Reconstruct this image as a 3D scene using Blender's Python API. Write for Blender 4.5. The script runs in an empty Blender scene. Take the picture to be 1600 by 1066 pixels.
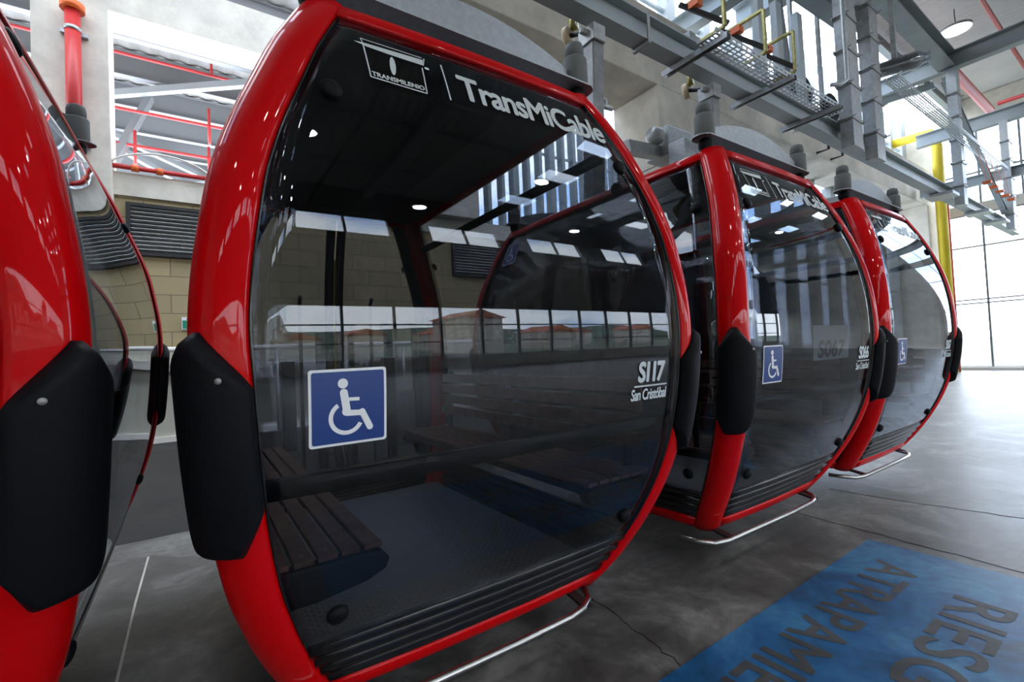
import bpy, bmesh, math, random
from mathutils import Vector, Matrix
random.seed(7)
SC = bpy.context.scene
COL = SC.collection
LIFT = 1.5          # everything below is written relative to the camera height, then lifted so that the floor is z = 0

# ------------------------------------------------------------------ camera
F, YAW, PIT, ROL = 721.7, 0.5994, 0.02742, -0.04586
cam_d = bpy.data.cameras.new('camera'); cam = bpy.data.objects.new('camera', cam_d); COL.objects.link(cam)
fw = Vector((math.sin(YAW)*math.cos(PIT), math.cos(YAW)*math.cos(PIT), math.sin(PIT)))
rt = Vector((math.cos(YAW), -math.sin(YAW), 0)); up = rt.cross(fw)
r2 = rt*math.cos(ROL) + up*math.sin(ROL); u2 = -rt*math.sin(ROL) + up*math.cos(ROL)
cam.matrix_world = Matrix(((r2.x, u2.x, -fw.x, 0), (r2.y, u2.y, -fw.y, 0), (r2.z, u2.z, -fw.z, 0), (0, 0, 0, 1)))
cam_d.sensor_fit = 'HORIZONTAL'; cam_d.sensor_width = 36; cam_d.lens = F*36/1600
cam_d.clip_start = 0.02; cam_d.clip_end = 600
SC.camera = cam
# ------------------------------------------------------------------ view, world, lights
SC.view_settings.view_transform = 'Standard'; SC.view_settings.look = 'None'
SC.view_settings.exposure = 0.0; SC.view_settings.gamma = 1.0; SC.view_settings.use_curve_mapping = False
SKY = 10.0
wd = bpy.data.worlds.new('world'); SC.world = wd; wd.use_nodes = True
nt = wd.node_tree; nt.nodes.clear()
wo = nt.nodes.new('ShaderNodeOutputWorld'); bg = nt.nodes.new('ShaderNodeBackground')
tc = nt.nodes.new('ShaderNodeTexCoord'); no = nt.nodes.new('ShaderNodeTexNoise'); cr = nt.nodes.new('ShaderNodeValToRGB')
mp = nt.nodes.new('ShaderNodeMapping'); mp.inputs['Scale'].default_value = (1, 1, 2.6)
no.inputs['Scale'].default_value = 2.6; no.inputs['Detail'].default_value = 7
cr.color_ramp.elements[0].position = .36; cr.color_ramp.elements[0].color = (.30, .46, .74, 1)
cr.color_ramp.elements[1].position = .56; cr.color_ramp.elements[1].color = (.95, .97, 1, 1)
nt.links.new(tc.outputs['Generated'], mp.inputs['Vector']); nt.links.new(mp.outputs[0], no.inputs['Vector'])
nt.links.new(no.outputs[0], cr.inputs[0]); nt.links.new(cr.outputs[0], bg.inputs[0]); nt.links.new(bg.outputs[0], wo.inputs[0])
bg.inputs[1].default_value = SKY
try:
    SC.cycles.use_denoising = True
    SC.cycles.max_bounces = 9; SC.cycles.transparent_max_bounces = 32
    SC.cycles.glossy_bounces = 5; SC.cycles.diffuse_bounces = 5
    SC.cycles.sample_clamp_indirect = 6.0
    SC.cycles.caustics_reflective = False; SC.cycles.caustics_refractive = False
except Exception:
    pass

# ------------------------------------------------------------------ materials
def mat(name, col, rough=.5, metal=0.0, coat=0.0, noise=None, bump=None, spec=None):
    """noise=(scale, amount[, colour2]); bump=(scale, strength)"""
    m = bpy.data.materials.new(name); m.use_nodes = True
    t = m.node_tree; b = t.nodes['Principled BSDF']
    b.inputs['Base Color'].default_value = (*col, 1); b.inputs['Roughness'].default_value = rough
    b.inputs['Metallic'].default_value = metal
    if coat: b.inputs['Coat Weight'].default_value = coat; b.inputs['Coat Roughness'].default_value = .03
    if spec is not None: b.inputs['Specular IOR Level'].default_value = spec
    tcn = t.nodes.new('ShaderNodeTexCoord')
    if noise:
        n = t.nodes.new('ShaderNodeTexNoise'); n.inputs['Scale'].default_value = noise[0]; n.inputs['Detail'].default_value = 6
        n.inputs['Roughness'].default_value = .65
        c2 = noise[2] if len(noise) > 2 else tuple(max(0, c*(1-noise[1])) for c in col)
        rp = t.nodes.new('ShaderNodeValToRGB'); rp.color_ramp.elements[0].position = .35; rp.color_ramp.elements[1].position = .68
        rp.color_ramp.elements[0].color = (*c2, 1); rp.color_ramp.elements[1].color = (*col, 1)
        t.links.new(tcn.outputs['Object'], n.inputs['Vector']); t.links.new(n.outputs[0], rp.inputs[0]); t.links.new(rp.outputs[0], b.inputs['Base Color'])
    if bump:
        n = t.nodes.new('ShaderNodeTexNoise'); n.inputs['Scale'].default_value = bump[0]; n.inputs['Detail'].default_value = 4
        bp = t.nodes.new('ShaderNodeBump'); bp.inputs['Strength'].default_value = bump[1]; bp.inputs['Distance'].default_value = .01
        t.links.new(tcn.outputs['Object'], n.inputs['Vector']); t.links.new(n.outputs[0], bp.inputs['Height']); t.links.new(bp.outputs[0], b.inputs['Normal'])
    return m

def glass(name, tint, f0=.04, gain=1.0, rough=0.0):
    m = bpy.data.materials.new(name); m.use_nodes = True; t = m.node_tree; t.nodes.clear()
    o = t.nodes.new('ShaderNodeOutputMaterial'); tr = t.nodes.new('ShaderNodeBsdfTransparent'); gl = t.nodes.new('ShaderNodeBsdfGlossy')
    mx = t.nodes.new('ShaderNodeMixShader'); fr = t.nodes.new('ShaderNodeLayerWeight'); pw = t.nodes.new('ShaderNodeMath'); pw.operation = 'POWER'; mu = t.nodes.new('ShaderNodeMath'); mu.operation = 'MULTIPLY_ADD'; mu.use_clamp = True
    tr.inputs[0].default_value = (*tint, 1); gl.inputs[0].default_value = (.92, .96, 1, 1); gl.inputs['Roughness'].default_value = rough
    fr.inputs[0].default_value = .5; pw.inputs[1].default_value = 5.0; mu.inputs[1].default_value = (1-f0)*gain; mu.inputs[2].default_value = f0
    t.links.new(fr.outputs[1], pw.inputs[0]); t.links.new(pw.outputs[0], mu.inputs[0]); t.links.new(mu.outputs[0], mx.inputs[0]); t.links.new(tr.outputs[0], mx.inputs[1]); t.links.new(gl.outputs[0], mx.inputs[2])
    t.links.new(mx.outputs[0], o.inputs[0]); return m

def emis(name, col, s):
    m = bpy.data.materials.new(name); m.use_nodes = True; t = m.node_tree; t.nodes.clear()
    o = t.nodes.new('ShaderNodeOutputMaterial'); e = t.nodes.new('ShaderNodeEmission'); e.inputs[0].default_value = (*col, 1); e.inputs[1].default_value = s
    t.links.new(e.outputs[0], o.inputs[0]); return m

M = {}
M['red'] = mat('red gloss paint', (.55, .0, .002), .5, 0, .38, spec=.04)
M['black'] = mat('black rubber', (.004, .005, .007), .55, bump=(260, .12), spec=.12)
M['blackgloss'] = mat('black gloss plastic', (.006, .006, .007), .18)
M['darktrim'] = mat('dark trim', (.012, .013, .015), .4)
M['cabroof'] = mat('cabin ceiling', (.10, .10, .102), .5)
M['glass'] = glass('tinted glass', (.60, .615, .64), .034, .85)
M['winglass'] = glass('facade glass', (.95, .965, .975), .03, .6)
M['galv'] = mat('galvanised steel', (.50, .53, .55), .42, .5, noise=(26, .28))
M['galvdark'] = mat('zinc grey steel', (.40, .41, .41), .42, .4, noise=(12, .3))
M['steel'] = mat('grey painted steel', (.38, .43, .45), .45, .1, noise=(1.2, .18))
M['rubbergrey'] = mat('grey rubber damper', (.12, .132, .13), .7)
M['armsteel'] = mat('dull arm steel', (.22, .225, .23), .42, .4, noise=(9, .35))
M['plate'] = mat('galvanised plate', (.33, .365, .395), .45, .4, noise=(30, .2))
M['stainless'] = mat('stainless tube', (.42, .41, .39), .28, 1.0)
M['wood'] = mat('dark wood slat', (.34, .18, .125), .4, noise=(14, .45))
M['conc'] = mat('cast concrete', (.74, .70, .61), .85, noise=(1.3, .30), bump=(30, .2))
M['beige'] = mat('pale roller', (.62, .47, .30), .5)
M['redpipe'] = mat('red painted pipe', (.50, .025, .025), .4)
M['orange'] = mat('orange coupling', (.72, .13, .02), .45)
M['yellow'] = mat('yellow paint', (.72, .55, .03), .5)
M['zinc'] = mat('yellow zinc plate', (.42, .36, .13), .35, .7, noise=(20, .4))
M['white'] = mat('white vinyl', (.74, .78, .80), .5)
M['signwhite'] = mat('sign white', (.80, .82, .84), .5)
M['lettergrey'] = mat('pale grey lettering', (.56, .62, .64), .5)
M['blue'] = mat('sign blue', (.006, .04, .20), .4)
M['green'] = mat('sign green', (.0, .22, .12), .5)
M['louver'] = mat('louver grey', (.06, .06, .06), .5)
M['deckdim'] = mat('weathered roof sheet', (.33, .33, .32), .7, noise=(.6, .2))
M['deck'] = mat('roof deck sheet', (.62, .62, .60), .6, noise=(.6, .15))
M['purlin'] = mat('purlin grey', (.17, .18, .19), .5, .1)
M['brace'] = mat('pale brace', (.22, .235, .24), .5, .1)
M['wrap'] = glass('crumpled plastic wrap', (.55, .57, .58), .30, .7, .12)
M['lamp'] = emis('lamp glow', (1, 1, .96), 9)
M['padwhite'] = mat('white guard rail', (.72, .70, .66), .6)
M['paintwall'] = mat('pale painted plaster', (.50, .49, .42), .8, noise=(1.5, .12))
M['darkwall'] = mat('dark grey wall', (.07, .068, .062), .8, noise=(1.2, .3))
M['cable'] = mat('black cable', (.02, .02, .022), .5)
M['hill'] = mat('hill green', (.06, .09, .05), .9, noise=(.05, .5))
M['roofclay'] = mat('clay roof', (.42, .13, .06), .8)
M['housewall'] = mat('house wall', (.55, .48, .40), .8)
M['ground'] = mat('outside ground', (.10, .11, .07), .9)
M['paper'] = mat('paper sheet', (.62, .68, .70), .7)

# concrete floor: stains and wear
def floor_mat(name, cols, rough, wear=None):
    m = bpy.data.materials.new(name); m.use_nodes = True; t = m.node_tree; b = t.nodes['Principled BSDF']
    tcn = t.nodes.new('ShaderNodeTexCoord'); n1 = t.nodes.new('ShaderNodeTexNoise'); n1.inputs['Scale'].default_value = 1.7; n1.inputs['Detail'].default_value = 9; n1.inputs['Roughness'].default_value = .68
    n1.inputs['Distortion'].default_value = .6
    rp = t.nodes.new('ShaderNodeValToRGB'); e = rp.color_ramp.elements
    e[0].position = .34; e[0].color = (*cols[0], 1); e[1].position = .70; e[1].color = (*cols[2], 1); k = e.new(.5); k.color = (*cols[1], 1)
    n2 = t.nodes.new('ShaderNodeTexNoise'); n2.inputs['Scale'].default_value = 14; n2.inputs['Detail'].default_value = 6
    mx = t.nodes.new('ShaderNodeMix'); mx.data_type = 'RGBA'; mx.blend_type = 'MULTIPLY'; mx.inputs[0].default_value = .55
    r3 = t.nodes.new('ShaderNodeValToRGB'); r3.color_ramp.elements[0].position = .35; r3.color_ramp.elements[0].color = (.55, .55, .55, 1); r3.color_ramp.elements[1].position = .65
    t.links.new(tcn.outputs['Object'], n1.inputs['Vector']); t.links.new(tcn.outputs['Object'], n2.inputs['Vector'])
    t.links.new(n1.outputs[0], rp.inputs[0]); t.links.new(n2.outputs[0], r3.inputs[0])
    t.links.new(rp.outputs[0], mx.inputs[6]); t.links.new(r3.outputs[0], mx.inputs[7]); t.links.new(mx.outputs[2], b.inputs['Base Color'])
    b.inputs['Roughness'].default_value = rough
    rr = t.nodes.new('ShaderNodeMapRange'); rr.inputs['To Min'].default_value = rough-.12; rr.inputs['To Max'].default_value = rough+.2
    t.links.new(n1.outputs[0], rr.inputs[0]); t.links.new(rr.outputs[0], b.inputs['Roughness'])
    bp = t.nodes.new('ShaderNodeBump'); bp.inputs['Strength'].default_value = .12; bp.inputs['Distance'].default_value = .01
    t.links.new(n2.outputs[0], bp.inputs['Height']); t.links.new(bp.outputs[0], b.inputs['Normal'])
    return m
M['floor'] = floor_mat('polished concrete floor', ((.045, .042, .038), (.11, .105, .097), (.30, .288, .27)), .38)
M['darkfloor'] = floor_mat('dark brown floor surface', ((.010, .009, .007), (.018, .015, .012), (.032, .028, .023)), .8)
M['bluefloor'] = floor_mat('worn blue floor paint', ((.006, .05, .12), (.012, .12, .30), (.07, .27, .46)), .38)
M['letterfloor'] = floor_mat('bare concrete lettering', ((.035, .036, .036), (.06, .06, .06), (.11, .115, .12)), .5)

def brick_mat():
    m = bpy.data.materials.new('beige block masonry'); m.use_nodes = True; t = m.node_tree; b = t.nodes['Principled BSDF']
    tcn = t.nodes.new('ShaderNodeTexCoord'); mpn = t.nodes.new('ShaderNodeMapping'); mpn.inputs['Rotation'].default_value = (math.pi/2, 0, 0)
    br = t.nodes.new('ShaderNodeTexBrick'); br.inputs['Scale'].default_value = 1.0; br.inputs['Brick Width'].default_value = .84; br.inputs['Row Height'].default_value = .39
    br.inputs['Mortar Size'].default_value = .012; br.inputs['Color1'].default_value = (.45, .36, .20, 1); br.inputs['Color2'].default_value = (.36, .29, .165, 1); br.inputs['Mortar'].default_value = (.20, .16, .10, 1)
    br.inputs['Mortar Smooth'].default_value = .3
    t.links.new(tcn.outputs['Object'], mpn.inputs[0]); t.links.new(mpn.outputs[0], br.inputs['Vector']); t.links.new(br.outputs[0], b.inputs['Base Color'])
    b.inputs['Roughness'].default_value = .85; return m
M['brick'] = brick_mat()

def diamond_mat():
    m = bpy.data.materials.new('diamond tread plate'); m.use_nodes = True; t = m.node_tree; b = t.nodes['Principled BSDF']
    b.inputs['Base Color'].default_value = (.40, .40, .39, 1); b.inputs['Metallic'].default_value = .3; b.inputs['Roughness'].default_value = .38
    tcn = t.nodes.new('ShaderNodeTexCoord'); mpn = t.nodes.new('ShaderNodeMapping'); mpn.inputs['Rotation'].default_value = (0, 0, math.radians(45)); mpn.inputs['Scale'].default_value = (30, 30, 30)
    vo = t.nodes.new('ShaderNodeTexVoronoi'); vo.inputs['Randomness'].default_value = 0.0; vo.inputs['Scale'].default_value = 1.0
    rp = t.nodes.new('ShaderNodeValToRGB'); rp.color_ramp.elements[0].position = .12; rp.color_ramp.elements[0].color = (1, 1, 1, 1); rp.color_ramp.elements[1].position = .34; rp.color_ramp.elements[1].color = (0, 0, 0, 1)
    bp = t.nodes.new('ShaderNodeBump'); bp.inputs['Strength'].default_value = .9; bp.inputs['Distance'].default_value = .004
    t.links.new(tcn.outputs['Object'], mpn.inputs[0]); t.links.new(mpn.outputs[0], vo.inputs['Vector']); t.links.new(vo.outputs['Distance'], rp.inputs[0])
    t.links.new(rp.outputs[0], bp.inputs['Height']); t.links.new(bp.outputs[0], b.inputs['Normal']); return m
M['diamond'] = diamond_mat()

# ------------------------------------------------------------------ mesh helpers
class MB:
    def __init__(s): s.v = []; s.f = []; s.sm = []
    def add(s, vs, fs, smooth=False):
        o = len(s.v); s.v += [tuple(v) for v in vs]; s.f += [tuple(i+o for i in f) for f in fs]; s.sm += [smooth]*len(fs); return s
    def box(s, c, d):
        x, y, z = c; a, b, e = d[0]/2, d[1]/2, d[2]/2
        return s.add([(x+i*a, y+j*b, z+k*e) for i in (-1, 1) for j in (-1, 1) for k in (-1, 1)],
                     [(0, 1, 3, 2), (4, 6, 7, 5), (0, 4, 5, 1), (2, 3, 7, 6), (0, 2, 6, 4), (1, 5, 7, 3)])
    def bb(s, x0, x1, y0, y1, z0, z1): return s.box(((x0+x1)/2, (y0+y1)/2, (z0+z1)/2), (x1-x0, y1-y0, z1-z0))
    def bar(s, p, q, w, h, upv=(0, 0, 1), off=(0, 0)):
        p, q = Vector(p), Vector(q); d = (q-p).normalized(); upv = Vector(upv)
        if abs(d.dot(upv)) > .99: upv = Vector((0, 1, 0))
        sx = d.cross(upv).normalized(); sy = sx.cross(d).normalized()
        vs = []
        for e in (p, q):
            for i, j in ((-1, -1), (1, -1), (1, 1), (-1, 1)): vs.append(e + sx*(off[0]+i*w/2) + sy*(off[1]+j*h/2))
        return s.add(vs, [(0, 3, 2, 1), (4, 5, 6, 7), (0, 1, 5, 4), (1, 2, 6, 5), (2, 3, 7, 6), (3, 0, 4, 7)])
    def ibeam(s, p, q, w, h, t=.02, upv=(0, 0, 1)):
        s.bar(p, q, w, t, upv, (0, h/2-t/2)); s.bar(p, q, w, t, upv, (0, -h/2+t/2)); return s.bar(p, q, t, h-2*t, upv)
    def channel(s, p, q, w, h, t=.012, upv=(0, 0, 1)):
        s.bar(p, q, w, t, upv, (0, h/2-t/2)); s.bar(p, q, t, h-t, upv, (w/2-t/2, -t/2)); return s.bar(p, q, t, h-t, upv, (-w/2+t/2, -t/2))
    def tube(s, pts, r, n=12, caps=True):
        pts = [Vector(p) for p in pts]; rings = []; pd = None; a = None
        for i, p in enumerate(pts):
            d = (pts[min(i+1, len(pts)-1)] - pts[max(i-1, 0)]).normalized()
            if a is None:
                a = d.orthogonal().normalized()
            else:
                a = (a - d*a.dot(d)).normalized()
            b = d.cross(a); rr = r[i] if isinstance(r, (list, tuple)) else r
            rings.append([p + (a*math.cos(2*math.pi*k/n) + b*math.sin(2*math.pi*k/n))*rr for k in range(n)])
        vs = [v for g in rings for v in g]; fs = []
        for i in range(len(pts)-1):
            for k in range(n): fs.append((i*n+k, i*n+(k+1) % n, (i+1)*n+(k+1) % n, (i+1)*n+k))
        s.add(vs, fs, True)
        if caps:
            s.add(rings[0], [tuple(range(n))[::-1]]); s.add(rings[-1], [tuple(range(n))])
        return s
    def lathe(s, prof, base, axis=(0, 0, 1), n=24):
        base = Vector(base); d = Vector(axis).normalized(); a = d.orthogonal().normalized(); b = d.cross(a)
        vs = []; fs = []
        for r, h in prof:
            for k in range(n): vs.append(base + d*h + (a*math.cos(2*math.pi*k/n) + b*math.sin(2*math.pi*k/n))*max(r, 1e-4))
        for i in range(len(prof)-1):
            for k in range(n): fs.append((i*n+k, i*n+(k+1) % n, (i+1)*n+(k+1) % n, (i+1)*n+k))
        return s.add(vs, fs, True)
    def prism(s, poly, y0, y1):      # poly in (x, z), extruded in y
        n = len(poly); vs = [(x, y0, z) for x, z in poly] + [(x, y1, z) for x, z in poly]
        fs = [tuple(range(n)), tuple(range(2*n-1, n-1, -1))] + [(i, i+n, (i+1) % n+n, (i+1) % n) for i in range(n)]
        return s.add(vs, fs)
    def grid(s, fn, nu, nv, smooth=True):
        vs = [fn(i/nu, j/nv) for j in range(nv+1) for i in range(nu+1)]
        fs = [(j*(nu+1)+i, j*(nu+1)+i+1, (j+1)*(nu+1)+i+1, (j+1)*(nu+1)+i) for j in range(nv) for i in range(nu)]
        return s.add(vs, fs, smooth)
    def build(s, name, m, parent=None, bevel=0, solid=0, solid_off=-1, autosmooth=False, origin=None):
        me = bpy.data.meshes.new(name); off = Vector(origin) if origin else Vector((0, 0, 0))
        me.from_pydata([tuple(Vector(v)-off) for v in s.v], [], s.f); me.update()
        me.polygons.foreach_set('use_smooth', s.sm)
        bmm = bmesh.new(); bmm.from_mesh(me); bmesh.ops.remove_doubles(bmm, verts=bmm.verts, dist=1e-5)
        bmesh.ops.recalc_face_normals(bmm, faces=bmm.faces); bmm.to_mesh(me); bmm.free()
        o = bpy.data.objects.new(name, me); COL.objects.link(o); me.materials.append(M[m] if isinstance(m, str) else m)
        if origin: o.location = off
        if parent: o.parent = parent
        if solid:
            md = o.modifiers.new('solid', 'SOLIDIFY'); md.thickness = solid; md.offset = solid_off
        if bevel:
            md = o.modifiers.new('bevel', 'BEVEL'); md.width = bevel; md.segments = 2; md.limit_method = 'ANGLE'
        return o

def tag(o, label=None, cat=None, group=None, kind=None):
    if label: o['label'] = label
    if cat: o['category'] = cat
    if group: o['group'] = group
    if kind: o['kind'] = kind
    return o
def thing(name, loc, label, cat, group=None):
    o = bpy.data.objects.new(name, None); o.empty_display_size = .2; COL.objects.link(o); o.location = loc
    return tag(o, label, cat, group)
def struct(name, mb, m, label=None, **k):
    o = mb.build(name, m, **k); o['kind'] = 'structure'
    if label: o['label'] = label
    return o
def copy_tree(o, parent=None):
    c = o.copy(); COL.objects.link(c)
    if parent: c.parent = parent
    for ch in list(o.children): copy_tree(ch, c)
    return c

def text_faces(body, h, width=None, bold=0.0, shear=0.0, spacing=1.0, zcuts=None, zspan=None):
    """built-in font -> (verts, faces) normalised so that the ink spans 0..width, 0..h"""
    cu = bpy.data.curves.new('t', 'FONT'); cu.body = body; cu.shear = shear; cu.space_character = spacing; cu.resolution_u = 4
    ob = bpy.data.objects.new('t', cu); COL.objects.link(ob)
    dg = bpy.context.evaluated_depsgraph_get(); dg.update()
    me = bpy.data.meshes.new_from_object(ob.evaluated_get(dg))
    bm = bmesh.new(); bm.from_mesh(me)
    bpy.data.objects.remove(ob); bpy.data.curves.remove(cu); bpy.data.meshes.remove(me)
    bmesh.ops.triangulate(bm, faces=bm.faces)
    xs = [v.co.x for v in bm.verts]; ys = [v.co.y for v in bm.verts]
    x0, x1, y0, y1 = min(xs), max(xs), min(ys), max(ys)
    ky = h/(y1-y0); kx = width/(x1-x0) if width else ky
    for v in bm.verts: v.co = Vector(((v.co.x-x0)*kx, (v.co.y-y0)*ky, 0))
    if bold:                        # heavier stroke: stacked copies, each a hair's breadth above the last
        base = bmesh.ops.duplicate(bm, geom=bm.verts[:]+bm.edges[:]+bm.faces[:])['geom']
        bmesh.ops.delete(bm, geom=[g for g in base if isinstance(g, bmesh.types.BMVert)], context='VERTS')
        src_v = [v.co.copy() for v in bm.verts]; bm.verts.index_update(); src_f = [[v.index for v in f.verts] for f in bm.faces]
        b_ = bold*h; wx = width or max(v.x for v in src_v)
        for v in bm.verts: v.co = Vector((b_+v.co.x*(wx-2*b_)/wx, b_+v.co.y*(h-2*b_)/h, 0))
        k = 0
        for dx, dy in ((1, 0), (-1, 0), (0, 1), (0, -1), (.7, .7), (-.7, .7), (.7, -.7), (-.7, -.7)):
            k += 1; nv = [bm.verts.new((b_+v.x*(wx-2*b_)/wx+dx*b_, b_+v.y*(h-2*b_)/h+dy*b_, k*.00012)) for v in src_v]
            for f in src_f:
                try: bm.faces.new([nv[i] for i in f])
                except ValueError: pass
    if zcuts:
        y = zcuts
        while y < h:
            bmesh.ops.bisect_plane(bm, geom=bm.verts[:]+bm.edges[:]+bm.faces[:], plane_co=(0, y, 0), plane_no=(0, 1, 0)); y += zcuts
    bm.verts.index_update()
    vs = [tuple(v.co) for v in bm.verts]; fs = [tuple(v.index for v in f.verts) for f in bm.faces]; bm.free()
    return vs, fs
def poly_faces(poly, holes=(), cut=.02):
    """flat polygon with holes -> verts, faces, cut into strips so it can follow a curved pane"""
    from mathutils.geometry import tessellate_polygon
    loops = [[Vector((x, y, 0)) for x, y in poly]] + [[Vector((x, y, 0)) for x, y in h] for h in holes]
    flat = [v for l in loops for v in l]; tri = tessellate_polygon(loops)
    bm = bmesh.new(); bv = [bm.verts.new(v) for v in flat]
    for t in tri:
        try: bm.faces.new([bv[i] for i in t])
        except ValueError: pass
    ys = [v.y for v in flat]; y = min(ys)+cut
    while y < max(ys):
        bmesh.ops.bisect_plane(bm, geom=bm.verts[:]+bm.edges[:]+bm.faces[:], plane_co=(0, y, 0), plane_no=(0, 1, 0)); y += cut
    bm.verts.index_update(); vs = [tuple(v.co) for v in bm.verts]; fs = [tuple(v.index for v in f.verts) for f in bm.faces]; bm.free()
    return vs, fs
def ring(cx, cy, r0, r1, a0, a1, n=24):
    return [(cx+r1*math.cos(a0+(a1-a0)*i/n), cy+r1*math.sin(a0+(a1-a0)*i/n)) for i in range(n+1)] + \
           [(cx+r0*math.cos(a1+(a0-a1)*i/n), cy+r0*math.sin(a1+(a0-a1)*i/n)) for i in range(n+1)]
def strip(p, q, w):
    p, q = Vector(p), Vector(q); d = (q-p).normalized(); n = Vector((-d.y, d.x))*w/2
    return [tuple(p-n), tuple(q-n), tuple(q+n), tuple(p+n)]
def circle(cx, cy, rx, ry=None, n=24, rot=0):
    ry = ry or rx
    return [(cx+rx*math.cos(t)*math.cos(rot)-ry*math.sin(t)*math.sin(rot), cy+rx*math.cos(t)*math.sin(rot)+ry*math.sin(t)*math.cos(rot)) for t in [2*math.pi*i/n for i in range(n)]]

# ------------------------------------------------------------------ room shell
FL = -1.5
X0, X1, Y0, YB = -12.0, 25.9, -10.0, 12.0
TOP = 9.4
struct('floor', MB().bb(X0, X1+.3, Y0, YB+.3, FL-.2, FL), 'floor')
struct('floor_1', MB().bb(X0, 7.5, 5.3, YB-.06, FL, FL+.003), 'darkfloor', 'dark brown floor zone behind the cabins')  # thin sheet in a darker brown than the main floor
struct('ground_outside', MB().bb(-160, 200, -170, -10.4, FL-.5, FL-.15).bb(26.6, 200, -10.4, 100, FL-.5, FL-.15), 'ground')
# back wall: block masonry, concrete cap
struct('wall_back', MB().bb(X0, 16, YB, YB+.25, .35, 3.55), 'brick')
struct('wall_back_lower', MB().bb(X0, 16, YB-.02, YB+.25, FL, .35), 'paintwall')
struct('trim_1', MB().bb(X0, 16, YB-.06, YB+.3, 3.55, 4.02), 'conc')
struct('trim_2', MB().bb(X0, 16, YB-.08, YB-.02, FL, FL+.12), 'padwhite')
struct('wall_left', MB().bb(X0-.3, X0, Y0, YB, FL, TOP), 'conc')

def window_wall_x(name, x, ys, z0, z1, zs, mull='purlin'):
    """glazed wall in the plane X = x"""
    fr = MB()
    for y in ys: fr.bb(x-.04, x+.08, y-.03, y+.03, z0, z1)
    for z in zs: fr.bb(x-.03, x+.07, ys[0], ys[-1], z-.025, z+.025)
    o = struct(name, fr, mull)
    g = MB().bb(x+.01, x+.02, ys[0], ys[-1], z0, z1).build('pane', 'winglass', o)
    return o
def window_wall_y(name, y, xs, z0, z1, zs, mull='purlin', w=.03):
    fr = MB()
    for x in xs: fr.bb(x-w, x+w, y-.06, y+.06, z0, z1)
    for z in zs: fr.bb(xs[0], xs[-1], y-.05, y+.05, z-.03, z+.03)
    o = struct(name, fr, mull)
    MB().bb(xs[0], xs[-1], y-.005, y+.005, z0, z1).build('pane', 'winglass', o)
    return o
# far end: tall glass wall
YS = [5.5, 4.4, 3.25, 2.1, .95, -.2, -1.35, -2.5][::-1]
struct('wall_right_low', MB().bb(X1-.1, X1+.2, Y0, -2.5, FL, 8.3), 'conc')
window_wall_x('window_1', X1, YS, FL+.12, 4.75, [FL+.12, 1.17, 1.32, 3.45, 4.75])
struct('wall_right', MB().bb(X1-.1, X1+.2, Y0, 5.6, 4.75, 5.15), 'conc')
window_wall_x('window_2', X1, YS, 5.15, 8.3, [5.15, 6.4, 8.3])
struct('wall_right_top', MB().bb(X1-.1, X1+.2, Y0, 7.0, 8.3, TOP), 'conc')
struct('wall_right_side', MB().bb(X1-.1, X1+.2, 5.5, 7.0, FL, 8.3), 'conc')
struct('trim_3', MB().bb(X1-.25, X1+.2, Y0, 5.5, FL, FL+.12), 'padwhite')
# behind the camera: low wall, band of windows, solid wall over it
window_wall_y('window_3', Y0, [X0+1.5*i for i in range(26)], -.75, 1.9, [-.75, .1, 1.0, 1.9])
struct('wall_front', MB().bb(X0, X1, Y0-.15, Y0+.1, FL, -.75), 'conc')
struct('wall_front_top', MB().bb(X0, X1, Y0-.15, Y0+.1, 1.9, 6.0), 'darkwall')
for i in range(9): struct('wall_front_pier', MB().bb(-12+4.2*i, -10.6+4.2*i, Y0-.15, Y0+.1, 6.0, 8.0), 'darkwall')
struct('wall_front_band', MB().bb(X0, X1, Y0-.12, Y0+.08, 7.2, 8.0), 'darkwall')
window_wall_y('window_4', Y0, [X0+1.4*i for i in range(28)], 6.0, 7.2, [6.0, 7.2])
struct('wall_front_upper', MB().bb(X0, X1, Y0-.15, Y0+.1, 8.0, TOP), 'darkwall')

# roof of corrugated sheets with skylight strips
def deck(y0, y1, x0=X0, x1=X1, z=TOP, step=.25, dep=.05):
    mb = MB(); n = int((x1-x0)/step); vs = []; 
    for i in range(n*2+1):
        x = x0+(x1-x0)*i/(2*n); zz = z + (dep if (i//1) % 2 else 0)
        vs += [(x, y0, zz), (x, y1, zz)]
    fs = [(2*i, 2*i+1, 2*i+3, 2*i+2) for i in range(2*n)]
    return mb.add(vs, fs)
sky_strips = [(-8.6, -7.6), (-5.2, -4.2), (-1.8, -.9), (5.3, 6.8), (8.6, 10.6)]  # the strip over the long beam is added to brighten the concrete
ys = [Y0]+[v for s_ in sky_strips for v in s_]+[YB+.3]
rm = MB()
for a, b in zip(ys[0::2], ys[1::2]):
    if a > 7: d_ = deck(a, b, X0, 7.5)
    elif b > 7: d_ = deck(a, 7.0); rm.add(d_.v, d_.f); d_ = deck(7.0, b, X0, 7.5)
    else: d_ = deck(a, b)
    rm.add(d_.v, d_.f)
sk = MB()
for a, b in sky_strips:
    sk.bb(X0, X1 if b < 7 else 7.5, a, b, TOP+.06, TOP+.07)
    if b < 0:                      # the strips over the aisle are broken into separate lights
        d_ = deck(a, b, X0, 9.0); rm.add(d_.v, d_.f); x = 10.4
        while x < X1: d_ = deck(a, b, x, x+2.2); rm.add(d_.v, d_.f); x += 3.6
struct('ceiling', rm, 'deck', solid=.03, solid_off=1)
struct('window_5', sk, 'winglass')

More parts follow.
